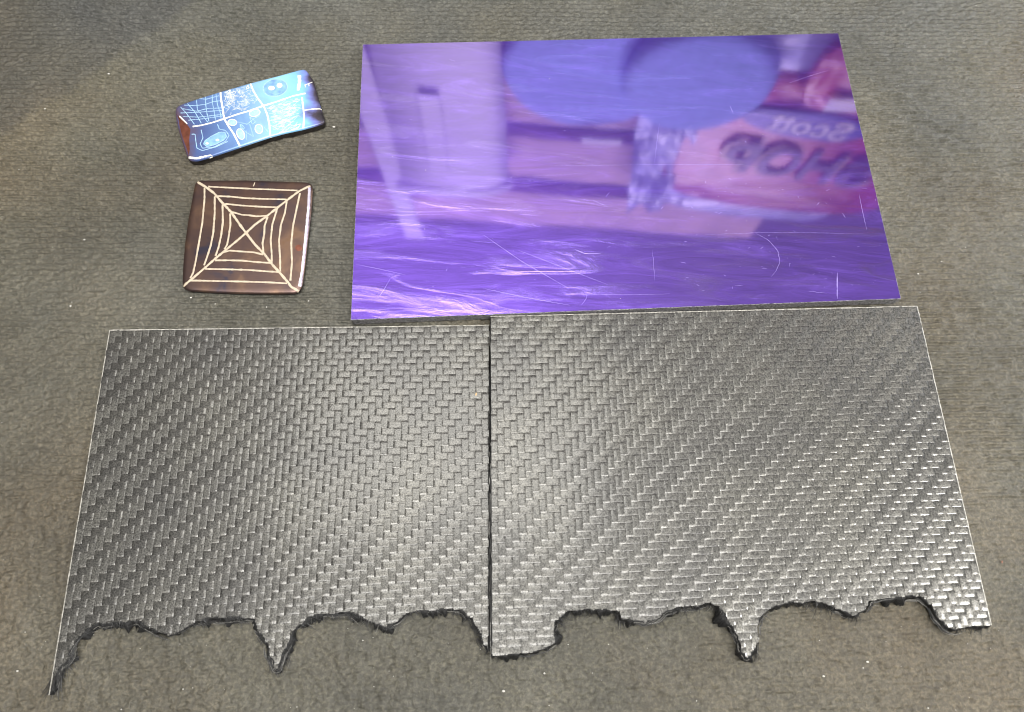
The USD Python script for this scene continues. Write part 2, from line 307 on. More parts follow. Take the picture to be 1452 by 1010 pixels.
# ------------------------------------------------------------------ carbon fibre sheets
PITCHTOW = 1.775
def carbon_sheet(label, corners, bottom_px, ztop, ncol, nrow, seed, seam, tufts):
    """corners: TL, TR, BR, BL of the uncut sheet (mm, xy). bottom_px: the cut edge, left to right, in photograph pixels at the sheet's top."""
    rg = np.random.default_rng(seed)
    A, B, C, D = [np.array(c[:2]) for c in corners]
    def pos(u, v):
        u = np.asarray(u)[..., None]; v = np.asarray(v)[..., None]
        return (A * (1 - u) + B * u) * (1 - v) + (D * (1 - u) + C * u) * v
    cut = np.array([at(x, y, ztop)[:2] for x, y in bottom_px])
    fine = resample(cut, 0.35)
    fine = fine + np.c_[meshkit.fbm(np.c_[fine * 0.9, np.zeros(len(fine))], 3, seed) - 0.5, meshkit.fbm(np.c_[fine * 0.9, np.ones(len(fine))], 3, seed + 5) - 0.5] * 1.1
    outline = Polygon(np.vstack([A, B, fine[::-1]]) if True else None).buffer(0)
    if outline.geom_type != 'Polygon': outline = max(outline.geoms, key=lambda g: g.area)
    shapely.prepare(outline)
    c0 = outline.centroid
    t = thing('carbon_fibre_sheet', label, 'carbon sheet', (c0.x, c0.y, 0), 'carbon fibre sheets with scalloped lower edges')
    core = outline.buffer(-0.12).simplify(0.05)
    if core.geom_type != 'Polygon': core = max(core.geoms, key=lambda g: g.area)
    e = trimesh.creation.extrude_polygon(core, ztop - 0.42 - 0.1, engine='earcut'); e.apply_translation((0, 0, 0.1))
    obj('laminate_core', e, 'laminate_dark', t)
    # crossing tows
    amp = 0.088
    def profile(ph):      # ph in tow units, period 4, high over the first two
        s = np.sin(2 * np.pi * ph / 4.0)
        return np.tanh(2.8 * s) / np.tanh(2.8)
    across = np.array([-1, -0.72, 0.0, 0.72, 1.0]); drop = np.array([-0.05, -0.009, 0.0, -0.009, -0.05])
    for kind, n_t, n_c, mtl in (('warp_tow', ncol, nrow, 'warp_fibre'), ('weft_tow', nrow, ncol, 'weft_fibre')):
        n_e = n_c + (7 if kind == 'warp_tow' else 0); ns = n_e * 9 + 1
        s = np.linspace(0, n_e, ns)
        for i in range(n_t + (7 if kind == 'weft_tow' else 0)):
            half = 0.5 * (0.985 + rg.normal(0, 0.02))
            wander = 0.07 * (meshkit.noise(np.stack([s / 5.0, np.full(ns, i * 7.3), np.zeros(ns)], -1), seed + (1 if kind == 'warp_tow' else 2)) - 0.5) * 2
            hw = half * (1 + 0.05 * (meshkit.noise(np.stack([s / 1.7, np.full(ns, i * 3.1), np.zeros(ns)], -1), seed + 9) - 0.5))
            c = i + 0.5 + wander[:, None] + across[None] * hw[:, None]
            if kind == 'warp_tow':
                ph = s + i; uu, vv = c / ncol, np.repeat(s[:, None] / nrow, 5, 1)
                z = profile(ph)
            else:
                ph = s + i; uu, vv = np.repeat(s[:, None] / ncol, 5, 1), c / nrow
                z = -profile(ph)
            lift = rg.normal(0, 0.012)
            xy = pos(np.clip(uu, 0, 1), np.clip(vv, 0, 1.15))
            zz = ztop - 0.19 + amp * z[:, None] + drop[None] + lift + 0.02 * (meshkit.noise(np.stack([s / 2.0, np.full(ns, i * 1.7), np.zeros(ns)], -1), seed + 31) - 0.5)[:, None]
            ok = shapely.contains_xy(outline, xy[..., 0], xy[..., 1])
            qm = ok[:-1, :-1] & ok[1:, :-1] & ok[1:, 1:] & ok[:-1, 1:]
            if not qm.any(): continue
            full = np.concatenate([xy, zz[..., None]], -1).reshape(-1, 3)
            on = np.r_[0, qm.any(1).astype(int), 0]
            for a0, a1 in zip(np.nonzero(np.diff(on) == 1)[0], np.nonzero(np.diff(on) == -1)[0]):
                part = np.zeros_like(qm); part[a0:a1] = qm[a0:a1]      # a tow cut through by a scallop is several pieces
                if part.sum() < 6: continue
                v, f = compact(full, grid_faces(ns, 5, part))
                n0 = np.cross(v[f[0, 1]] - v[f[0, 0]], v[f[0, 2]] - v[f[0, 0]])
                if n0[2] < 0: f = f[:, ::-1]
                obj(kind, (v, f), mtl, t, smooth=True)
    # trimmed outer edges: thin pale line of resin
    for a, b in ((A, B), (B, fine[-1])) if seam == 'left' else ((A, B), (A, fine[0])):
        l = resample(np.vstack([a, b]), 0.8); nrm = np.array([-(b - a)[1], (b - a)[0]]); nrm /= np.linalg.norm(nrm)
        if (np.array([c0.x, c0.y]) - a) @ nrm > 0: nrm = -nrm
        wv = 0.10 + 0.16 * meshkit.noise(np.c_[l * 0.9, np.zeros(len(l))], seed + 40)
        rows = [np.c_[l - nrm * 0.15, np.full(len(l), ztop - 0.16)], np.c_[l + nrm * wv[:, None] * 0.6, np.full(len(l), ztop - 0.14)], np.c_[l + nrm * wv[:, None], np.full(len(l), ztop - 0.4)], np.c_[l + nrm * 0.06, np.full(len(l), 0.1)]]
        v = np.stack(rows, 1).reshape(-1, 3)
        obj('trimmed_edge', (v, grid_faces(len(l), 4)), 'resin_edge', t, smooth=True)
    # the edge at the seam: dark and fuzzy, widening towards the viewer
    a, b = (A, fine[0]) if seam == 'left' else (B, fine[-1])
    l = resample(np.vstack([a, b]), 0.35); nrm = np.array([-(b - a)[1], (b - a)[0]]); nrm /= np.linalg.norm(nrm)
    if (np.array([c0.x, c0.y]) - a) @ nrm > 0: nrm = -nrm
    g = np.linspace(0, 1, len(l)); ww = (0.10 + 0.30 * g ** 1.5) * (0.4 + 1.2 * meshkit.noise(np.c_[l * 0.8, np.zeros(len(l))], seed + 60))
    rows = [np.c_[l - nrm * (0.12 + 0.15 * g)[:, None], np.full(len(l), ztop - 0.13)], np.c_[l + nrm * ww[:, None] * 0.6, np.full(len(l), ztop - 0.2)], np.c_[l + nrm * ww[:, None], np.full(len(l), ztop - 0.6)], np.c_[l + nrm * 0.05, np.full(len(l), 0.1)]]
    obj('seam_edge', (np.stack(rows, 1).reshape(-1, 3), grid_faces(len(l), 4)), 'frayed_black', t, smooth=True)
    # burnt, frayed cut edge: sloping dark band with loose fibres
    tan = np.gradient(fine, axis=0); tan /= np.linalg.norm(tan, axis=1, keepdims=True) + 1e-9
    k = np.ones(9) / 9
    tan = np.stack([np.convolve(np.pad(tan[:, q], 4, 'edge'), k, 'valid') for q in range(2)], 1); tan /= np.linalg.norm(tan, axis=1, keepdims=True) + 1e-9
    out = np.stack([tan[:, 1], -tan[:, 0]], 1)
    wd = 0.14 + 1.9 * np.clip(meshkit.fbm(np.c_[fine * 0.30, np.zeros(len(fine))], 3, seed + 77) * 2.4 - 0.9, 0, 1.0)
    jag = 1 + 0.9 * (meshkit.noise(np.c_[fine * 2.4, np.zeros(len(fine))], seed + 78) - 0.5) + 0.9 * (meshkit.noise(np.c_[fine * 0.9, np.zeros(len(fine))], seed + 178) - 0.5)
    rows = []
    for fr, zf in ((-0.35, 0.80), (0.15, 0.86), (0.5, 0.62), (0.85, 0.3), (1.0, 0.06)):
        p = fine + out * (wd * fr * jag if fr > 0 else np.full(len(fine), fr))[:, None]
        zz = ztop * zf + 0.25 * (meshkit.noise(np.c_[fine * 2.0, np.full(len(fine), fr * 5)], seed + 79) - 0.5) * (fr > 0)
        rows.append(np.c_[p, np.maximum(zz, 0.02)])
    v = np.stack(rows, 1).reshape(-1, 3)
    obj('burnt_edge', (v, grid_faces(len(fine), 5)), 'frayed_black', t, smooth=True)
    dark, pale, wd1, wd2 = [], [], [], []
    dirn = (b - a) / np.linalg.norm(b - a)
    for q in range(70):                # threads hanging loose along the seam
        s0 = rg.beta(2.2, 1.0); L = rg.uniform(2, 9); p0 = a + (b - a) * s0 + nrm * rg.uniform(-0.15, 0.35); ss = np.linspace(0, 1, 5)
        p = p0 + dirn * (ss * L)[:, None] + nrm * (rg.normal(0, 0.25) * ss + rg.normal(0, 0.2) * ss ** 2)[:, None]
        if s0 * np.linalg.norm(b - a) + L > np.linalg.norm(b - a) + 1.5: continue
        (dark if rg.random() < 0.85 else pale).append(np.c_[p, np.full(5, ztop - rg.uniform(0.0, 0.4))]); (wd1 if len(dark) > len(wd1) else wd2).append(rg.uniform(0.06, 0.13))
    clump = meshkit.fbm(np.c_[fine * 0.25, np.full(len(fine), 3.0)], 3, seed + 90)
    for j in range(len(fine)):
        for rep in range(int(rg.poisson(max(0, (clump[j] - 0.47)) * 26))):
            o = fine[j] + tan[j] * rg.uniform(-0.4, 0.4) - out[j] * rg.uniform(0, 0.3)
            base_dir = out[j] * rg.uniform(0.3, 1) + tan[j] * rg.normal(0.35, 0.45) + np.array([rg.normal(0, 0.15), -0.35])
            base_dir /= np.linalg.norm(base_dir)
            L = rg.gamma(2.4, 0.42); z0 = ztop * rg.uniform(0.35, 0.98)
            bend = rg.normal(0, 0.35); ss = np.linspace(0, 1, 4)
            side = np.array([-base_dir[1], base_dir[0]])
            p = o + base_dir * (ss * L)[:, None] + side * (bend * ss ** 2 * L)[:, None]
            zz = np.maximum(z0 - ss ** 1.5 * z0 * rg.uniform(0.2, 0.95), 0.08)
            if rg.random() < 0.93: dark.append(np.c_[p, zz]); wd1.append(rg.uniform(0.10, 0.26))
            else: pale.append(np.c_[p, zz]); wd2.append(rg.uniform(0.05, 0.10))
    for tx, ty, dx, dy, nf_, ln in tufts:                # tufts of fibre at the points
        p0 = at(tx, ty, ztop * 0.6)[:2]; d0 = at(tx + dx, ty + dy, ztop * 0.6)[:2] - p0; d0 /= np.linalg.norm(d0); sd = np.array([-d0[1], d0[0]])
        for q in range(int(nf_ * 1.6)):
            ss = np.linspace(0, 1, 5); L = ln * rg.uniform(0.35, 1.0)
            p = p0 + sd * rg.normal(0, 0.55) - d0 * rg.uniform(0, 2.0) + d0 * (ss * L)[:, None] + sd * (rg.normal(0, 0.35) * ss ** 1.6 * L * 0.5)[:, None]
            l = np.c_[p, np.maximum(ztop * rg.uniform(0.2, 1.0) * (1 - 0.8 * ss), 0.08)]
            if rg.random() < 0.85: dark.append(l); wd1.append(rg.uniform(0.10, 0.26))
            else: pale.append(l); wd2.append(rg.uniform(0.06, 0.1))
    for b in range(26):                # torn bundles lying along the edge
        j = int(rg.integers(12, len(fine) - 30)); n_s = int(rg.integers(8, 26)); off = rg.uniform(0.1, 1.1); sp = rg.normal(0, 0.06); hh = rg.uniform(0.3, 0.9) * ztop
        for q in range(int(rg.integers(5, 14))):
            k0 = j + int(rg.integers(-5, 6)); idx = np.clip(np.arange(k0, k0 + n_s, 4), 0, len(fine) - 1)
            tt = np.arange(len(idx))
            p = fine[idx] + out[idx] * (off + rg.normal(0, 0.16) + sp * tt)[:, None]
            l = np.c_[p, np.maximum(hh + rg.normal(0, 0.12) + 0 * tt, 0.08)]
            if len(np.unique(idx)) < 3: continue
            if rg.random() < 0.72: dark.append(l); wd1.append(rg.uniform(0.06, 0.16))
            else: pale.append(l); wd2.append(rg.uniform(0.05, 0.09))
    curves('frayed_fibres', dark, wd1, 'fibre_black', t, kind='stuff')
    curves('loose_pale_fibres', pale, wd2, 'fibre_grey', t, kind='stuff')
    return t

left_cut = [(70, 985), (78, 962), (80, 954), (89, 942), (98, 935), (100, 922), (109, 906), (123, 893), (139, 886), (162, 883), (196, 880), (204, 886), (210, 892), (228, 897),
            (236, 903), (249, 899), (267, 888), (280, 880), (301, 876), (325, 876), (338, 874), (361, 878), (363, 891), (372, 904), (380, 914), (381, 928), (388, 941), (391, 956), (395, 944),
            (399, 932), (410, 911), (417, 896), (432, 879), (448, 871), (466, 871), (500, 870), (511, 875), (524, 883), (547, 889), (563, 883), (579, 871), (589, 866), (615, 866),
            (642, 863), (655, 866), (668, 878), (676, 891), (683, 905), (688, 915), (692.5, 925)]
right_cut = [(697, 931), (725, 929), (752, 926), (773, 922), (787, 913), (788, 907), (784, 896), (787, 884), (796, 874), (810, 866), (833, 865), (859, 864), (880, 868), (883, 877), (900, 881),
             (917, 883), (932, 877), (943, 868), (961, 861), (987, 860), (1007, 855), (1021, 861), (1031, 879), (1043, 896), (1050, 913), (1058, 934), (1062, 934), (1065, 929), (1072, 915), (1076, 906),
             (1074, 891), (1080, 876), (1091, 864), (1115, 855), (1139, 854), (1166, 853), (1170, 858), (1190, 864), (1210, 874), (1228, 867), (1235, 852), (1258, 849), (1288, 846), (1306, 846),
             (1323, 858), (1328, 872), (1340, 885), (1350, 894), (1377, 890), (1406, 887)]
zl, zr = 1.6, 3.0
def quad(tl, tr, br, bl, z):
    return [at(*p, z) for p in (tl, tr, br, bl)]
carbon_sheet('left woven carbon fibre sheet ending in a sharp point at its lower left corner', quad((155, 468), (693.5, 461), (692.5, 925), (70, 985), zl), left_cut, zl, 58, 48, 101, 'right',
             [(84, 955, -12, 28, 60, 6.5), (98, 915, -6, 30, 40, 4), (212, 888, 14, 8, 30, 3.5), (338, 876, 18, 10, 34, 3.5), (372, 902, 16, 20, 34, 4), (388, 938, 8, 20, 40, 4.5), (402, 928, -10, 24, 36, 5), (505, 873, 18, 12, 30, 3), (676, 888, 12, 20, 34, 3.5), (686, 912, 8, 12, 30, 3)])
carbon_sheet('right woven carbon fibre sheet butted against the front edge of the purple plate', quad((695, 448.5), (1301, 434), (1406, 887), (697, 931), zr), right_cut, zr, 68, 50, 202, 'left',
             [(787, 905, -2, 12, 26, 2.5), (880, 868, 4, 20, 34, 4.5), (935, 873, -8, 14, 30, 2.5), (1030, 872, 12, 20, 34, 4), (1052, 912, 8, 26, 44, 4.5), (1070, 920, 4, 16, 34, 3.5), (1092, 862, -16, 10, 34, 3), (1232, 856, -10, 16, 36, 3), (1328, 866, 14, 18, 40, 4.5), (1338, 884, 10, 12, 40, 3.5)])

# ------------------------------------------------------------------ purple plate
ZP = 3.9
pc = [at(x, y, ZP) for x, y in ((514, 63), (1189, 47), (1278, 424), (497, 454))]
ctr = np.mean(pc, axis=0)
plate = thing('purple_plate', 'shiny violet metal plate with scratches lying above the right carbon sheet', 'metal plate', (ctr[0], ctr[1], 0))
def ring(inset, z):
    pts = resample(np.array(pc)[:, :2], 1.2, True)
    p = np.array(Polygon(np.array(pc)[:, :2]).buffer(-inset, join_style=2).exterior.coords)[:-1] if inset else np.array(pc)[:, :2]
    # keep the corner order of the plate
    idx = [int(np.argmin(np.linalg.norm(p - c[:2], axis=1))) for c in pc]
    out = []
    for a in range(4):
        p0, p1 = p[idx[a]], p[idx[(a + 1) % 4]]
        n = (150, 95, 155, 95)[a]
        out.append(p0 + (p1 - p0) * np.linspace(0, 1, n, endpoint=False)[:, None])
    o = np.vstack(out); return np.c_[o, np.full(len(o), z)]
rows = [ring(0.25, 0.05), ring(0.05, 0.5), ring(0.10, 1.8), ring(0.02, 3.0), ring(0.0, ZP - 0.12), ring(0.10, ZP - 0.03), ring(0.26, ZP - 0.012)]
nr = len(rows[0])
for k, rr in enumerate(rows):
    if k < 5:
        d = rr[:, :2] - ctr[:2]; d /= np.linalg.norm(d, axis=1, keepdims=True)
        rr[:, :2] += d * ((meshkit.fbm(np.c_[rr[:, :2] * 1.3, np.full(nr, k * 3.0)], 2, 13) - 0.6) * 0.35)[:, None]
v = np.vstack(rows); f = []
for k in range(len(rows) - 1):
    for i in range(nr):
        j = (i + 1) % nr; a, b, c, d = k * nr + i, k * nr + j, (k + 1) * nr + j, (k + 1) * nr + i
        f += [(a, c, b), (a, d, c)]
obj('sawn_edge', (v, np.array(f)), 'edge_core', plate, smooth=50)
face = ring(0.14, ZP)
n1 = 60
pf = np.array([face[0], face[150], face[245], face[400]])
u, w_ = np.meshgrid(np.linspace(0, 1, n1), np.linspace(0, 1, n1), indexing='ij')
fv = ((pf[0] * (1 - u[..., None]) + pf[1] * u[..., None]) * (1 - w_[..., None]) + (pf[3] * (1 - u[..., None]) + pf[2] * u[..., None]) * w_[..., None])
ff = grid_faces(n1, n1)[:, ::-1]
obj('violet_face', (fv.reshape(-1, 3), ff), 'purple_metal', plate, smooth=True)

def ribbon(pts, width, z, taper=0.0, step=0.5, zfun=None, jitter=0.0, seed=0, thick=0.0):
    """A thin raised strip along a polyline (mm, xy)."""
    p = resample(pts, step); n = len(p)
    t = np.gradient(p, axis=0); t /= np.linalg.norm(t, axis=1, keepdims=True) + 1e-9
    nn = np.stack([-t[:, 1], t[:, 0]], 1)
    w = np.full(n, width / 2.0)
    if taper: w = w * (1 - taper * np.abs(np.linspace(-1, 1, n)) ** 2)
    if jitter: w = w * (1 + jitter * 2 * (meshkit.noise(np.c_[p * 3.0, np.full(n, seed)], seed) - 0.5))
    zz = (lambda a: zfun(a) + z) if zfun else (lambda a: np.full(len(a), z))
    l, r, c = p + nn * w[:, None], p - nn * w[:, None], p
    v = np.stack([np.c_[l, zz(l) - thick], np.c_[c, zz(c) + 0.004], np.c_[r, zz(r) - thick]], 1).reshape(-1, 3)
    return v, grid_faces(n, 3)[:, ::-1]

def px_line(pts, z): return np.array([at(x, y, z)[:2] for x, y in pts])
scr = [([(900, 234), (978, 234), (1055, 233)], 0.11), ([(780, 235), (900, 234)], 0.07), ([(685, 333), (740, 371), (806, 409)], 0.16), ([(735, 355), (800, 380), (862, 404)], 0.14),
       ([(685, 409), (745, 422), (808, 433)], 0.17), ([(505, 375), (540, 382), (575, 390)], 0.12), ([(535, 425), (545, 410), (553, 396)], 0.17),
       ([(825, 418), (880, 418), (950, 417)], 0.10), ([(697, 377), (740, 377), (775, 377)], 0.09), ([(1187, 387), (1187, 405), (1187, 424)], 0.32),
       ([(1072, 331), (1090, 341), (1103, 356), (1106, 372), (1100, 385), (1093, 393)], 0.15), ([(928, 232), (931, 205), (935, 175)], 0.08), ([(825, 432), (831, 424), (832, 417)], 0.13),
       ([(1218, 275), (1223, 300), (1229, 326)], 0.13), ([(1119, 118), (1145, 109), (1174, 100)], 0.09), ([(1035, 150), (1040, 162)], 0.15), ([(815, 354), (830, 360), (852, 359)], 0.35),
       ([(925, 355), (927, 375), (928, 398)], 0.09), ([(840, 284), (862, 293)], 0.12), ([(1145, 413), (1172, 416)], 0.1), ([(1000, 333), (1080, 330), (1225, 331)], 0.07)]
for k, (pl, wdt) in enumerate(scr):
    obj('scratch', ribbon(px_line(pl, ZP), wdt * 0.46, ZP + 0.012, taper=0.75, jitter=0.4, seed=k), 'scratch', plate)
nick = []
for k in range(170):
    x, y = rng.uniform(520, 1240), rng.uniform(75, 418); a = rng.normal(0, 0.9); L = rng.gamma(1.5, 1.7)
    if rng.random() < 0.55: x = rng.uniform(960, 1250); y = rng.uniform(250, 418)
    q = px_line([(x, y), (x + math.cos(a) * L, y + math.sin(a) * L)], ZP)
    if np.linalg.norm(q[1] - q[0]) > 0.12: nick.append(ribbon(q, rng.uniform(0.03, 0.08), ZP + 0.010, taper=0.6, step=0.4))
o = 0; vv = []; fff = []
for v, f in nick: vv.append(v); fff.append(f + o); o += len(v)
obj('fine_nicks', (np.vstack(vv), np.vstack(fff)), 'scratch', plate, kind='stuff')

# ------------------------------------------------------------------ small etched metal pieces
class Slab:
    """A small metal tile with a domed top and rounded rim, from its outline in the photograph (top edge)."""
    def __init__(self, outline_px, t, dome, tilt=(0, 0), bevel=0.9, zref=None, drop=0.225):
        self.drop = drop
        zref = t if zref is None else zref
        self.p = resample(np.array([at(x, y, zref)[:2] for x, y in outline_px]), 0.35, True)
        if Polygon(self.p).exterior.is_ccw is False: self.p = self.p[::-1]
        k = np.ones(5) / 5
        self.p = np.stack([np.convolve(np.r_[self.p[-2:, q], self.p[:, q], self.p[:2, q]], k, 'valid') for q in range(2)], 1)
        self.c = self.p.mean(0); self.t, self.dome, self.bevel, self.tilt = t, dome, bevel, np.array(tilt)
        self.poly = Polygon(self.p); self.a = np.arctan2(*(self.p - self.c).T[::-1]); o = np.argsort(self.a)
        self.sa = self.a[o]; self.sr = np.linalg.norm(self.p - self.c, axis=1)[o]
        self.size = self.sr.mean()
    def z(self, xy):
        d = np.asarray(xy) - self.c; r = np.linalg.norm(d, axis=-1); R = np.interp(np.arctan2(d[..., 1], d[..., 0]), self.sa, self.sr, period=2 * np.pi)
        rho = np.clip(r / R, 0, 1); e = np.clip((1 - rho) * R / self.bevel, 0, 1)
        return self.t - self.drop * self.t * (1 - np.sqrt(1 - (1 - e) ** 2)) + self.dome * (1 - rho ** 2) + d @ self.tilt
    def top(self):
        rows = []
        for fr in (1.0, 0.99, 0.975, 0.955, 0.93, 0.9, 0.8, 0.65, 0.5, 0.35, 0.2, 0.08):
            q = self.c + (self.p - self.c) * fr; rows.append(np.c_[q, self.z(q)])
        v = np.vstack(rows + [np.c_[self.c[None], self.z(self.c[None])]]); n = len(self.p); f = []
        for k in range(len(rows) - 1):
            i = np.arange(n); j = (i + 1) % n
            f += [np.stack([k * n + i, k * n + j, (k + 1) * n + j], 1), np.stack([k * n + i, (k + 1) * n + j, (k + 1) * n + i], 1)]
        i = np.arange(n); j = (i + 1) % n; k = len(rows) - 1
        f.append(np.stack([k * n + i, k * n + j, np.full(n, len(v) - 1)], 1))
        return v, np.vstack(f)
    def side(self, foot=1.0):
        n = len(self.p); zt = self.z(self.p)
        rows = [np.c_[self.c + (self.p - self.c) * foot, np.full(n, 0.0)], np.c_[self.c + (self.p - self.c) * (foot + 0.004), zt * 0.35], np.c_[self.c + (self.p - self.c) * 1.004, zt * 0.75], np.c_[self.p, zt]]
        for k in (1, 2): rows[k][:, :2] += ((meshkit.fbm(np.c_[self.p, np.full(n, k)], 2, 5) - 0.6) * 0.25)[:, None] * (self.p - self.c) / np.linalg.norm(self.p - self.c, axis=1, keepdims=True)
        v = np.vstack(rows); f = []
        i = np.arange(n); j = (i + 1) % n
        for k in range(3): f += [np.stack([k * n + i, k * n + j, (k + 1) * n + j], 1), np.stack([k * n + i, (k + 1) * n + j, (k + 1) * n + i], 1)]
        return v, np.vstack(f)

# square brown piece
S = lambda pts: [(230 + x * 0.18811, 240 + y * 0.18811) for x, y in pts]
ZS = 1.5
sq = Slab(S([(255, 82), (300, 80), (640, 78), (1085, 92), (1122, 104), (1134, 140), (1122, 320), (1098, 520), (1078, 700), (1058, 870), (1032, 918), (1000, 936), (800, 938), (600, 935), (400, 928), (200, 915), (156, 895), (147, 875),
             (152, 720), (165, 560), (190, 380), (222, 210), (240, 110)]), ZS, 0.35, bevel=1.5, drop=0.38)
sqt = thing('square_pendant', 'small square dark brown metal tile etched with nested lines and crossing diagonals', 'metal tile', (sq.c[0], sq.c[1], 0))
obj('tile_body', sq.top(), 'brown_oxide', sqt, smooth=True)
obj('tile_rim', sq.side(0.985), 'dark_oxide', sqt, smooth=True)
def etch(slab, parent, lines, width, material, name='etched_line', lift=0.028, **kw):
    for k, l in enumerate(lines):
        p = np.array([at(x, y, slab.t + slab.dome * 0.6)[:2] for x, y in l])
        obj(name, ribbon(p, width if np.isscalar(width) else width[k], lift, step=0.3, zfun=slab.z, jitter=0.28, seed=k + 3, thick=0.03, **kw), material, parent)
diag = [S([(262, 92), (330, 135), (390, 180), (450, 250), (520, 325), (590, 425), (635, 485), (700, 570), (770, 640), (830, 720), (890, 785), (950, 855), (970, 885), (1025, 915)]),
        S([(1115, 122), (1030, 165), (940, 235), (870, 290), (790, 355), (700, 420), (630, 485), (560, 545), (480, 610), (400, 675), (320, 745), (230, 820), (155, 880)])]
etch(sq, sqt, diag, 0.68, 'etched_cream')
nest = [[(345, 130), (500, 138), (700, 148), (850, 153), (1020, 160)], [(420, 203), (520, 207), (620, 218), (760, 224), (940, 228)], [(475, 262), (600, 275), (740, 284), (865, 288)], [(520, 322), (600, 345), (650, 348), (710, 357), (795, 352)],
        [(318, 140), (318, 220), (302, 400), (275, 560), (250, 700), (232, 780), (210, 820)], [(396, 205), (396, 330), (385, 480), (365, 580), (335, 670), (315, 725)], [(455, 265), (458, 400), (445, 500), (425, 590), (402, 655)], [(512, 335), (515, 420), (500, 520), (490, 570), (470, 605)],
        [(455, 630), (510, 615), (600, 622), (690, 628), (760, 645)], [(400, 688), (500, 688), (600, 690), (700, 700), (815, 708)], [(325, 752), (480, 755), (650, 760), (780, 770), (880, 776)], [(215, 838), (400, 842), (600, 846), (800, 852), (940, 860)],
        [(795, 362), (772, 430), (770, 490), (757, 560), (765, 640)], [(868, 295), (830, 420), (818, 540), (826, 640), (826, 708)], [(940, 235), (925, 330), (895, 420), (880, 540), (888, 660), (890, 772)], [(1038, 180), (1010, 310), (985, 430), (972, 560), (978, 700), (965, 840)]]
etch(sq, sqt, [S(l) for l in nest], 0.52, 'etched_cream')
etch(sq, sqt, [S([(685, 128), (692, 112), (696, 98)])], 0.3, 'etched_cream')
def blob(slab, parent, name, pts, material, lift=0.02):
    p = resample(np.array([at(x, y, slab.t + slab.dome * 0.6)[:2] for x, y in pts]), 0.25, True); c = p.mean(0); n = len(p)
    inner = c + (p - c) * 0.5
    v = np.vstack([np.c_[p, slab.z(p) + lift - 0.02], np.c_[inner, slab.z(inner) + lift], np.c_[c[None], slab.z(c[None]) + lift]])
    i = np.arange(n); j = (i + 1) % n
    f = np.vstack([np.stack([i, j, n + j], 1), np.stack([i, n + j, n + i], 1), np.stack([n + i, n + j, np.full(n, 2 * n)], 1)])
    nz = np.cross(v[f[0, 1]] - v[f[0, 0]], v[f[0, 2]] - v[f[0, 0]])[2]
    obj(name, (v, f if nz > 0 else f[:, ::-1]), material, parent)
def ell(cx, cy, a, b, rot=0, n=18): return [(cx + a * math.cos(t) * math.cos(rot) - b * math.sin(t) * math.sin(rot), cy + a * math.cos(t) * math.sin(rot) + b * math.sin(t) * math.cos(rot)) for t in np.linspace(0, 2 * np.pi, n, endpoint=False)]
blob(sq, sqt, 'copper_spot', S(ell(1028, 592, 26, 24)), 'copper_oxide', 0.03)

plain('worn_edge', (0.70, 0.66, 0.80), 0.35, metallic=0.8, var=0.2, scale=500)  # pale lavender strip painting the light that the worn right bevel reflects
etch(sq, sqt, [S([(1108, 135), (1104, 260), (1090, 420), (1072, 600), (1055, 760), (1035, 880)])], 0.75, 'worn_edge', name='worn_edge', lift=0.05)

# oblong blue piece
R = lambda pts: [(230 + x * 0.1723, 80 + y * 0.1723) for x, y in pts]
ZR = 2.3
rc = Slab(R([(103, 440), (118, 412), (160, 392), (320, 338), (480, 288), (720, 218), (950, 160), (1150, 106), (1180, 104), (1205, 140), (1240, 190), (1290, 370), (1335, 520), (1330, 548), (1290, 562), (1160, 598), (1000, 632), (880, 665), (640, 745), (440, 812),
             (400, 826), (290, 858), (225, 856), (205, 830), (170, 730), (135, 620), (110, 520)]), ZR, 0.2, bevel=0.6)
rct = thing('oblong_pendant', 'small oblong bright blue metal tile etched with white pictures in six fields', 'metal tile', (rc.c[0], rc.c[1], 0))
obj('tile_body', rc.top(), 'blue_anodised', rct, smooth=True)
obj('tile_rim', rc.side(1.0), 'dark_oxide', rct, smooth=True)
# bare copper flat at the left end and the dark right end
blob(rc, rct, 'copper_end', R([(112, 470), (150, 505), (205, 560), (232, 600), (222, 680), (226, 770), (212, 828), (185, 770), (150, 660), (125, 560)]), 'copper_oxide', 0.02)
main = [[(478, 292), (485, 360), (498, 430), (510, 515), (545, 575), (590, 640), (620, 700), (640, 742)], [(725, 222), (748, 280), (785, 345), (835, 410), (865, 480), (882, 560), (890, 660)],
        [(250, 577), (320, 568), (400, 550), (510, 515), (620, 478), (700, 455), (835, 408), (900, 388), (1010, 350), (1080, 325), (1180, 303)]]
etch(rc, rct, [R(l) for l in main], 0.52, 'etched_white')
etch(rc, rct, [R([(1128, 155), (1130, 210), (1118, 280)])], 0.95, 'etched_white')
etch(rc, rct, [R([(1150, 335), (1160, 420), (1168, 500), (1160, 590)]), R([(1160, 445), (1240, 432), (1310, 430)]), R([(215, 830), (280, 838), (360, 822), (410, 815)]), R([(140, 490), (175, 525), (205, 555)])], [0.5, 0.4, 0.8, 0.4], 'etched_white')
net = [[(150, 415), (200, 470), (265, 560)], [(205, 385), (270, 460), (322, 552)], [(280, 350), (290, 440), (345, 505), (380, 548)], [(355, 325), (358, 400), (368, 470), (385, 535)], [(410, 312), (412, 380), (425, 440), (440, 530)], [(440, 300), (455, 400), (480, 470), (485, 520)],
       [(180, 400), (270, 405), (355, 395), (420, 372), (482, 365)], [(170, 430), (285, 452), (370, 430), (490, 425)], [(150, 465), (280, 462), (360, 455), (495, 445)], [(170, 495), (300, 500), (400, 490), (500, 478)], [(215, 525), (330, 515), (440, 500), (505, 490)], [(300, 345), (360, 352), (470, 322)]]
etch(rc, rct, [R(l) for l in net], 0.2, 'etched_pale')
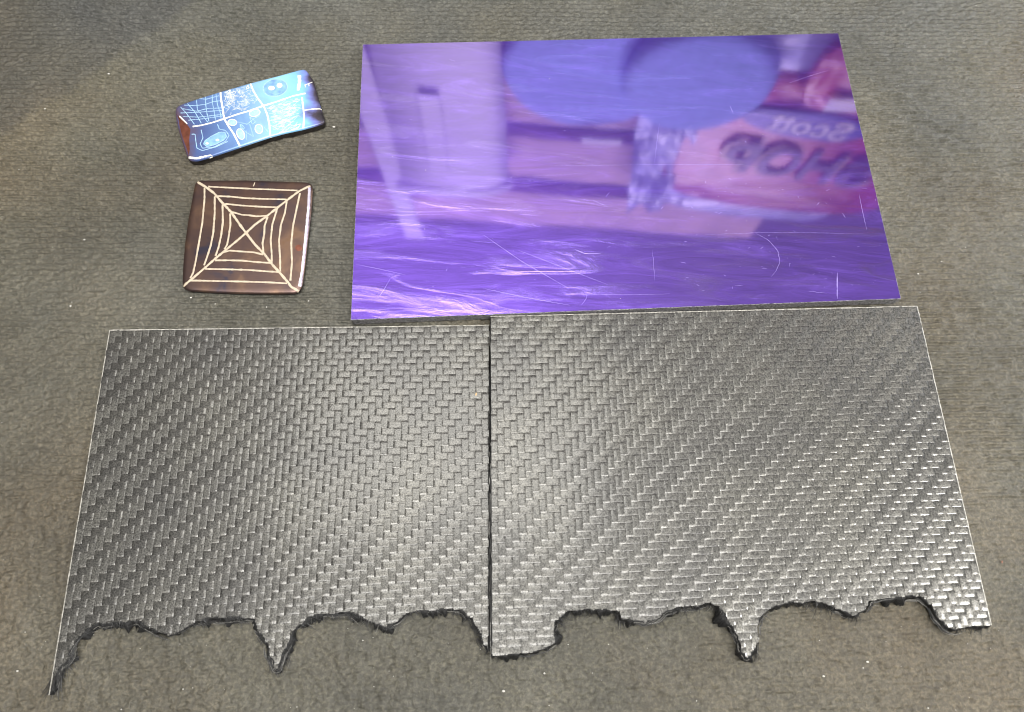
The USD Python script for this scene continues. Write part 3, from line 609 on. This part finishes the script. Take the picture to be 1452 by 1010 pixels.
# figures in the other fields
blob(rc, rct, 'etched_patch', R(ell(930, 258, 98, 70, -0.15)), 'etched_blue', 0.03)
etch(rc, rct, [R(ell(930, 258, 100, 72, -0.15) + ell(930, 258, 100, 72, -0.15)[:1])], 0.35, 'etched_pale')
for q in (ell(900, 262, 27, 18), ell(966, 240, 23, 21)): blob(rc, rct, 'etched_spot', R(q), 'etched_white', 0.05)
etch(rc, rct, [R([(925, 265), (940, 300), (955, 290)]), R([(880, 300), (930, 315), (985, 300)])], 0.2, 'etched_pale')
for q in (ell(762, 468, 46, 28, -0.3), ell(578, 545, 38, 26, 0.1), ell(645, 640, 30, 46, -0.4), ell(795, 598, 32, 38, -0.2)):
    blob(rc, rct, 'etched_spot', R(q), 'etched_pale', 0.03); etch(rc, rct, [R(q + q[:1])], 0.2, 'etched_white', lift=0.045)
etch(rc, rct, [R(l) for l in ([(620, 540), (700, 560), (760, 510), (800, 490)], [(640, 560), (680, 620), (750, 660), (720, 560)], [(720, 500), (740, 560), (770, 540), (735, 510), (720, 500)], [(650, 560), (680, 590), (655, 600), (640, 575), (650, 560)], [(690, 610), (690, 690)], [(800, 540), (870, 620)])], 0.2, 'etched_pale')
blob(rc, rct, 'etched_patch', R([(340, 720), (350, 695), (400, 660), (470, 625), (515, 625), (530, 660), (505, 690), (440, 725), (370, 745)]), 'etched_blue', 0.03)
etch(rc, rct, [R(l) for l in ([(320, 605), (335, 670), (312, 720), (330, 755), (420, 748), (520, 700), (550, 650), (520, 610), (470, 600), (455, 560)], [(240, 640), (270, 640), (275, 690), (285, 755), (330, 775), (440, 745), (540, 700)], [(340, 720), (350, 695), (400, 660), (470, 625), (515, 625), (530, 660), (505, 690), (440, 725), (370, 745), (340, 720)])], 0.22, 'etched_pale')
for q in (ell(370, 717, 14, 8), ell(455, 689, 16, 9)): blob(rc, rct, 'etched_spot', R(q), 'etched_white', 0.05)
# hatched fields, many fine strokes each
def hatch(cell, n, seed, material, curl, width):
    rg = np.random.default_rng(seed); poly = Polygon(R(cell)); x0, y0, x1, y1 = poly.bounds; vs, fs, o = [], [], 0
    while n > 0:
        x, y = rg.uniform(x0, x1), rg.uniform(y0, y1); a = rg.uniform(0, 6.28) if curl else rg.normal(-0.25, 0.35); L = rg.uniform(4, 12)
        pts = [(x + math.cos(a + curl * k * rg.normal(0, 0.5)) * L * k / 3, y + math.sin(a) * L * k / 3) for k in range(4)]
        if not all(poly.contains(shapely.Point(p)) for p in pts): continue
        n -= 1
        v, f = ribbon(np.array([at(*p, rc.t + rc.dome * 0.6)[:2] for p in pts]), width * rg.uniform(0.6, 1.2), 0.03, step=0.4, zfun=rc.z)
        vs.append(v); fs.append(f + o); o += len(v)
    obj('etched_hatching', (np.vstack(vs), np.vstack(fs)), material, rct, kind='stuff')
hatch([(500, 295), (715, 230), (745, 290), (815, 400), (700, 440), (520, 498), (500, 420)], 120, 3, 'etched_hatch', 1.0, 0.11)
hatch([(848, 418), (1060, 345), (1140, 330), (1152, 420), (1155, 590), (1000, 625), (900, 655), (885, 530)], 190, 4, 'etched_hatch', 0.0, 0.16)
etch(rc, rct, [R(l) for l in ([(1170, 235), (1200, 225), (1235, 210)], [(1175, 230), (1178, 255)], [(1205, 222), (1208, 245)], [(520, 300), (560, 270), (545, 310), (600, 285)], [(690, 260), (705, 235), (712, 262), (690, 268)])], 0.22, 'etched_white')

# ------------------------------------------------------------------ crumbs and dust on the mat and the plate
def crumb(name, label, px, py, z, size, material, seed, squash=0.5, stretch=1.0, rot=0.0):
    s = trimesh.creation.icosphere(2, 1.0); v = s.vertices * (0.75 + 0.6 * meshkit.noise(s.vertices * 1.7 + seed, seed))[:, None]
    v = v * [size * stretch, size, size * squash]; c, s_ = math.cos(rot), math.sin(rot)
    v = np.c_[v[:, 0] * c - v[:, 1] * s_, v[:, 0] * s_ + v[:, 1] * c, v[:, 2]]; size *= 0.5; v = v * 0.5; p = at(px, py, z + size * squash * 0.6)
    obj(name, (v + p, s.faces), material, smooth=True, label=label, category=name.replace('_', ' '))
crumb('white_crumb', 'white crumb on the mat left of the brown square tile', 100, 434, -0.1, 0.5, 'dust_white', 1)
crumb('white_crumb', 'white crumb on the mat in front of the right carbon sheet', 772, 955, -0.1, 0.42, 'dust_white', 2)
crumb('cream_crumb', 'cream crumb on the mat in front of the scalloped right sheet', 1168, 959, -0.1, 0.42, 'dust_white', 3, stretch=1.4)
crumb('tan_splinter', 'thin tan splinter lying on the left carbon sheet beside the seam', 675, 559, zl, 0.26, 'crumb_tan', 4, stretch=3.0, rot=1.5)
crumb('rust_chip', 'small rust coloured chip on the mat right of the carbon sheets', 1421, 797, -0.1, 0.4, 'crumb_rust', 5, stretch=1.6, rot=1.3)
crumb('pale_flake', 'pale pink flake at the pointed tip of the right carbon sheet', 1063, 930, zr - 1.2, 0.4, 'dust_white', 6, stretch=2.2, rot=1.4)
crumb('black_crumb', 'black crumb on the mat beyond the back edge of the purple plate', 884, 48, -0.1, 0.4, 'crumb_dark', 8)
vs, fs, o = [], [], 0
ico = trimesh.creation.icosphere(1, 1.0)
for k in range(420):
    x, y = rng.uniform(0, 1452), rng.uniform(0, 1010)
    s_ = rng.gamma(1.4, 0.035) + 0.03
    z = 0.0
    if 510 < x < 1200 and 55 < y < 430:
        if rng.random() > 0.25: continue
        z = ZP; s_ *= 0.7
    elif y > 440 and y < 880 and 80 < x < 1400: continue
    elif 240 < x < 465 and 90 < y < 420: continue
    v = ico.vertices * [s_ * rng.uniform(0.7, 1.8), s_, s_ * 0.6] + at(x, y, z + s_ * 0.3)
    vs.append(v); fs.append(ico.faces + o); o += len(v)
obj('dust', (np.vstack(vs), np.vstack(fs)), 'dust_white', label='pale dust specks scattered over the rubber mat', category='dust', kind='stuff')

# ------------------------------------------------------------------ what stands behind the bench and shows in the purple plate
WY = 440.0
wall = UsdGeom.Xform.Define(stage, '/World/back_wall').GetPrim(); setdata(wall, 'dark back wall with horizontal wooden boards behind the bench', 'wall', kind='structure')
obj('backing', box(-900, 1300, WY + 10, WY + 40, 0, 1800), 'wall_dark', wall)
for z0, z1 in ((300, 380), (398, 496), (520, 602), (633, 716)):
    obj('plank', box(-620, 315, WY - 6, WY + 9.5, z0, z1, 2), 'plank_wood', wall)
shelf = thing('back_shelf', 'wooden shelf behind the bench carrying the blue containers', 'shelf', (100, 370, 290))
obj('board', box(-420, 620, 386, WY - 7, 276, 290, 1.5), 'shelf_wood', shelf)
for bx in (-300, 480): obj('bracket', box(bx, bx + 12, 395, WY - 7, 180, 275.5), 'shelf_wood', shelf)

def roll(label, cx, cz, r, y0, y1):
    t = thing('blue_container', label, 'container', (cx, y0, 290), 'round blue containers on the back shelf')
    n = 64; a = np.linspace(0, 2 * np.pi, n, endpoint=False)
    prof = [(0.1, -1.5), (r * 0.45, -1), (r * 0.8, 0), (r - 7, 1.5), (r - 2.5, 3.5), (r, 8), (r, y1 - y0 - 5), (r - 5, y1 - y0)]
    v = np.vstack([np.c_[cx + q[0] * np.cos(a), np.full(n, y0 + q[1]), cz + q[0] * np.sin(a)] for q in prof]); f = []
    i = np.arange(n); j = (i + 1) % n
    for k in range(len(prof) - 1): f += [np.stack([k * n + i, (k + 1) * n + j, k * n + j], 1), np.stack([k * n + i, (k + 1) * n + i, (k + 1) * n + j], 1)]
    obj('drum', (v, np.vstack(f)), 'blue_paper', t, smooth=True)
roll('larger round blue container on the shelf nearest the white tub', 56, 373, 82, 402, 432)
roll('smaller round blue container in front of the red package', 152, 360, 69, 384, 401)

def pillow(x0, x1, y0, y1, z0, z1, seed, k=0.5, n=18):
    b = trimesh.creation.box((2, 2, 2)); v, f = trimesh.remesh.subdivide_loop(b.vertices, b.faces, 4)
    v = np.asarray(v); v = v / np.abs(v).max(0); v = np.sign(v) * np.abs(v) ** k
    c = np.array([(x0 + x1) / 2, (y0 + y1) / 2, (z0 + z1) / 2]); h = np.array([x1 - x0, y1 - y0, z1 - z0]) / 2
    p = c + v * h; p += (meshkit.fbm(p / 24.0, 4, seed) - 0.5)[:, None] * 10; p[:, 2] += (p[:, 0] - c[0]) * 0.10
    return p, f
pack = thing('towel_package', 'red package of blue paper towels standing on the back shelf', 'package', (270, 410, 290))
obj('wrapped_towels', pillow(140, 390, 398, 432, 291, 612, 3), 'film_clear', pack, smooth=True)
band = pillow(150, 425, 390, 430, 345, 578, 4)
obj('red_band', band, 'red_film', pack, smooth=True)
front = band[0][band[0][:, 1] < 405]
from scipy.spatial import cKDTree
tree = cKDTree(front[:, [0, 2]])
def skin(x, z):
    y = front[tree.query(np.c_[x, z], k=70)[1], 1].min(1)
    return np.minimum(y, y.min() + 3.5)
def flat_text(txt, height, cx, cz, y, material, name, bold=True, grow=1.0, rot=0.0):
    t = meshkit.text_mesh(txt, height, 1.0, bold); v = np.array(t.vertices); c = (v[:, :2].min(0) + v[:, :2].max(0)) / 2
    x, zz = -(v[:, 0] - c[0]) * grow, -(v[:, 1] - c[1]) * grow
    c_, s_ = math.cos(rot), math.sin(rot)
    X_, Z_ = cx + x * c_ - zz * s_, cz + x * s_ + zz * c_
    obj(name, (np.c_[X_, skin(X_, Z_).min() + y - v[:, 2], Z_], t.faces), material, pack)
a = np.linspace(0, 2 * np.pi, 40, endpoint=False)
oval = trimesh.creation.extrude_polygon(Polygon(np.c_[64 * np.cos(a), 19 * np.sin(a)]), 2.0)
ov = np.c_[266 + oval.vertices[:, 0] * 0.99 - oval.vertices[:, 1] * 0.1, 383 - oval.vertices[:, 2], 404 + oval.vertices[:, 0] * 0.10 + oval.vertices[:, 1]]
ov[:, 1] += skin(ov[:, 0], ov[:, 2]).min() - 384
obj('blue_oval', (ov, oval.faces), 'blue_label', pack)
flat_text('Scott', 24, 270, 404, -3.0, 'white_ink', 'lettering', rot=0.1)
for dx, dz in ((-3, 0), (3, 0), (0, -3), (0, 3)): pass
flat_text('SHOP', 43, 284, 470, -0.6, 'tan_ink', 'lettering', grow=1.1, rot=0.12)
flat_text('SHOP', 43, 284, 470, -1.9, 'dark_ink', 'lettering', rot=0.12)
n = 40; uu, vv2 = np.meshgrid(np.linspace(0, 1, n), np.linspace(0, 1, n), indexing='ij')
fx = 106 + 60 * uu + 22 * vv2; fz = 400 + 210 * vv2 - 30 * uu * vv2; fy = 396 + 40 * (meshkit.fbm(np.stack([uu * 3.2 + vv2 * 2.5, vv2 * 3.5 - uu * 2, 0 * uu], -1), 4, 8) - 0.5)
obj('clear_film_end', (np.stack([fx, fy, fz], -1).reshape(-1, 3), grid_faces(n, n)), 'film_clear', pack, smooth=True)
pack2 = thing('towel_package', 'second red package with a white label at the far right of the shelf', 'package', (285, 380, 290))
obj('red_band', pillow(238, 330, 374, 388, 291, 372, 6), 'red_film', pack2, smooth=True)
obj('white_label', box(262, 292, 369, 370, 345, 360), 'white_ink', pack2)

tub = thing('white_tub', 'tapered white plastic tub on the left of the back shelf', 'tub', (-90, 390, 290))
n = 48; a = np.linspace(0, 2 * np.pi, n, endpoint=False); i = np.arange(n); j = (i + 1) % n
prof = [(0.1, 0.5), (54, 0.5), (58, 3), (72, 275), (77, 277), (77, 292), (72, 296), (0.1, 297)]
v = np.vstack([np.c_[-88 + q[0] * np.cos(a), 410 + q[0] * 0.29 * np.sin(a), np.full(n, 290 + q[1])] for q in prof]); f = []
for k in range(len(prof) - 1): f += [np.stack([k * n + i, k * n + j, (k + 1) * n + j], 1), np.stack([k * n + i, (k + 1) * n + j, (k + 1) * n + i], 1)]
obj('tub_body', (v, np.vstack(f)), 'white_plastic', tub, smooth=35)
tube = thing('white_tube', 'slim white plastic strip leaning on the wall beside the tub', 'strip', (-170, 410, 290))
st = box(-13, 13, 0, 6, 0, 418, 1.5); st.apply_transform(trimesh.transformations.rotation_matrix(0.065, (0, 1, 0))); st.apply_translation((-166, 396, 291))
obj('strip_body', st, 'pale_plastic', tube)
obj('label_strip', box(-104, -84, 387.2, 388.6, 398, 532, 0.3), 'pale_plastic', tub)  # painted highlight: pale strip standing for the bright streak on the tub
tag = thing('white_tag', 'narrow white tag lying on top of the larger blue container', 'tag', (78, 410, 462))
obj('card', box(58, 98, 392, 394, 456, 465, 0.4), 'white_plastic', tag)
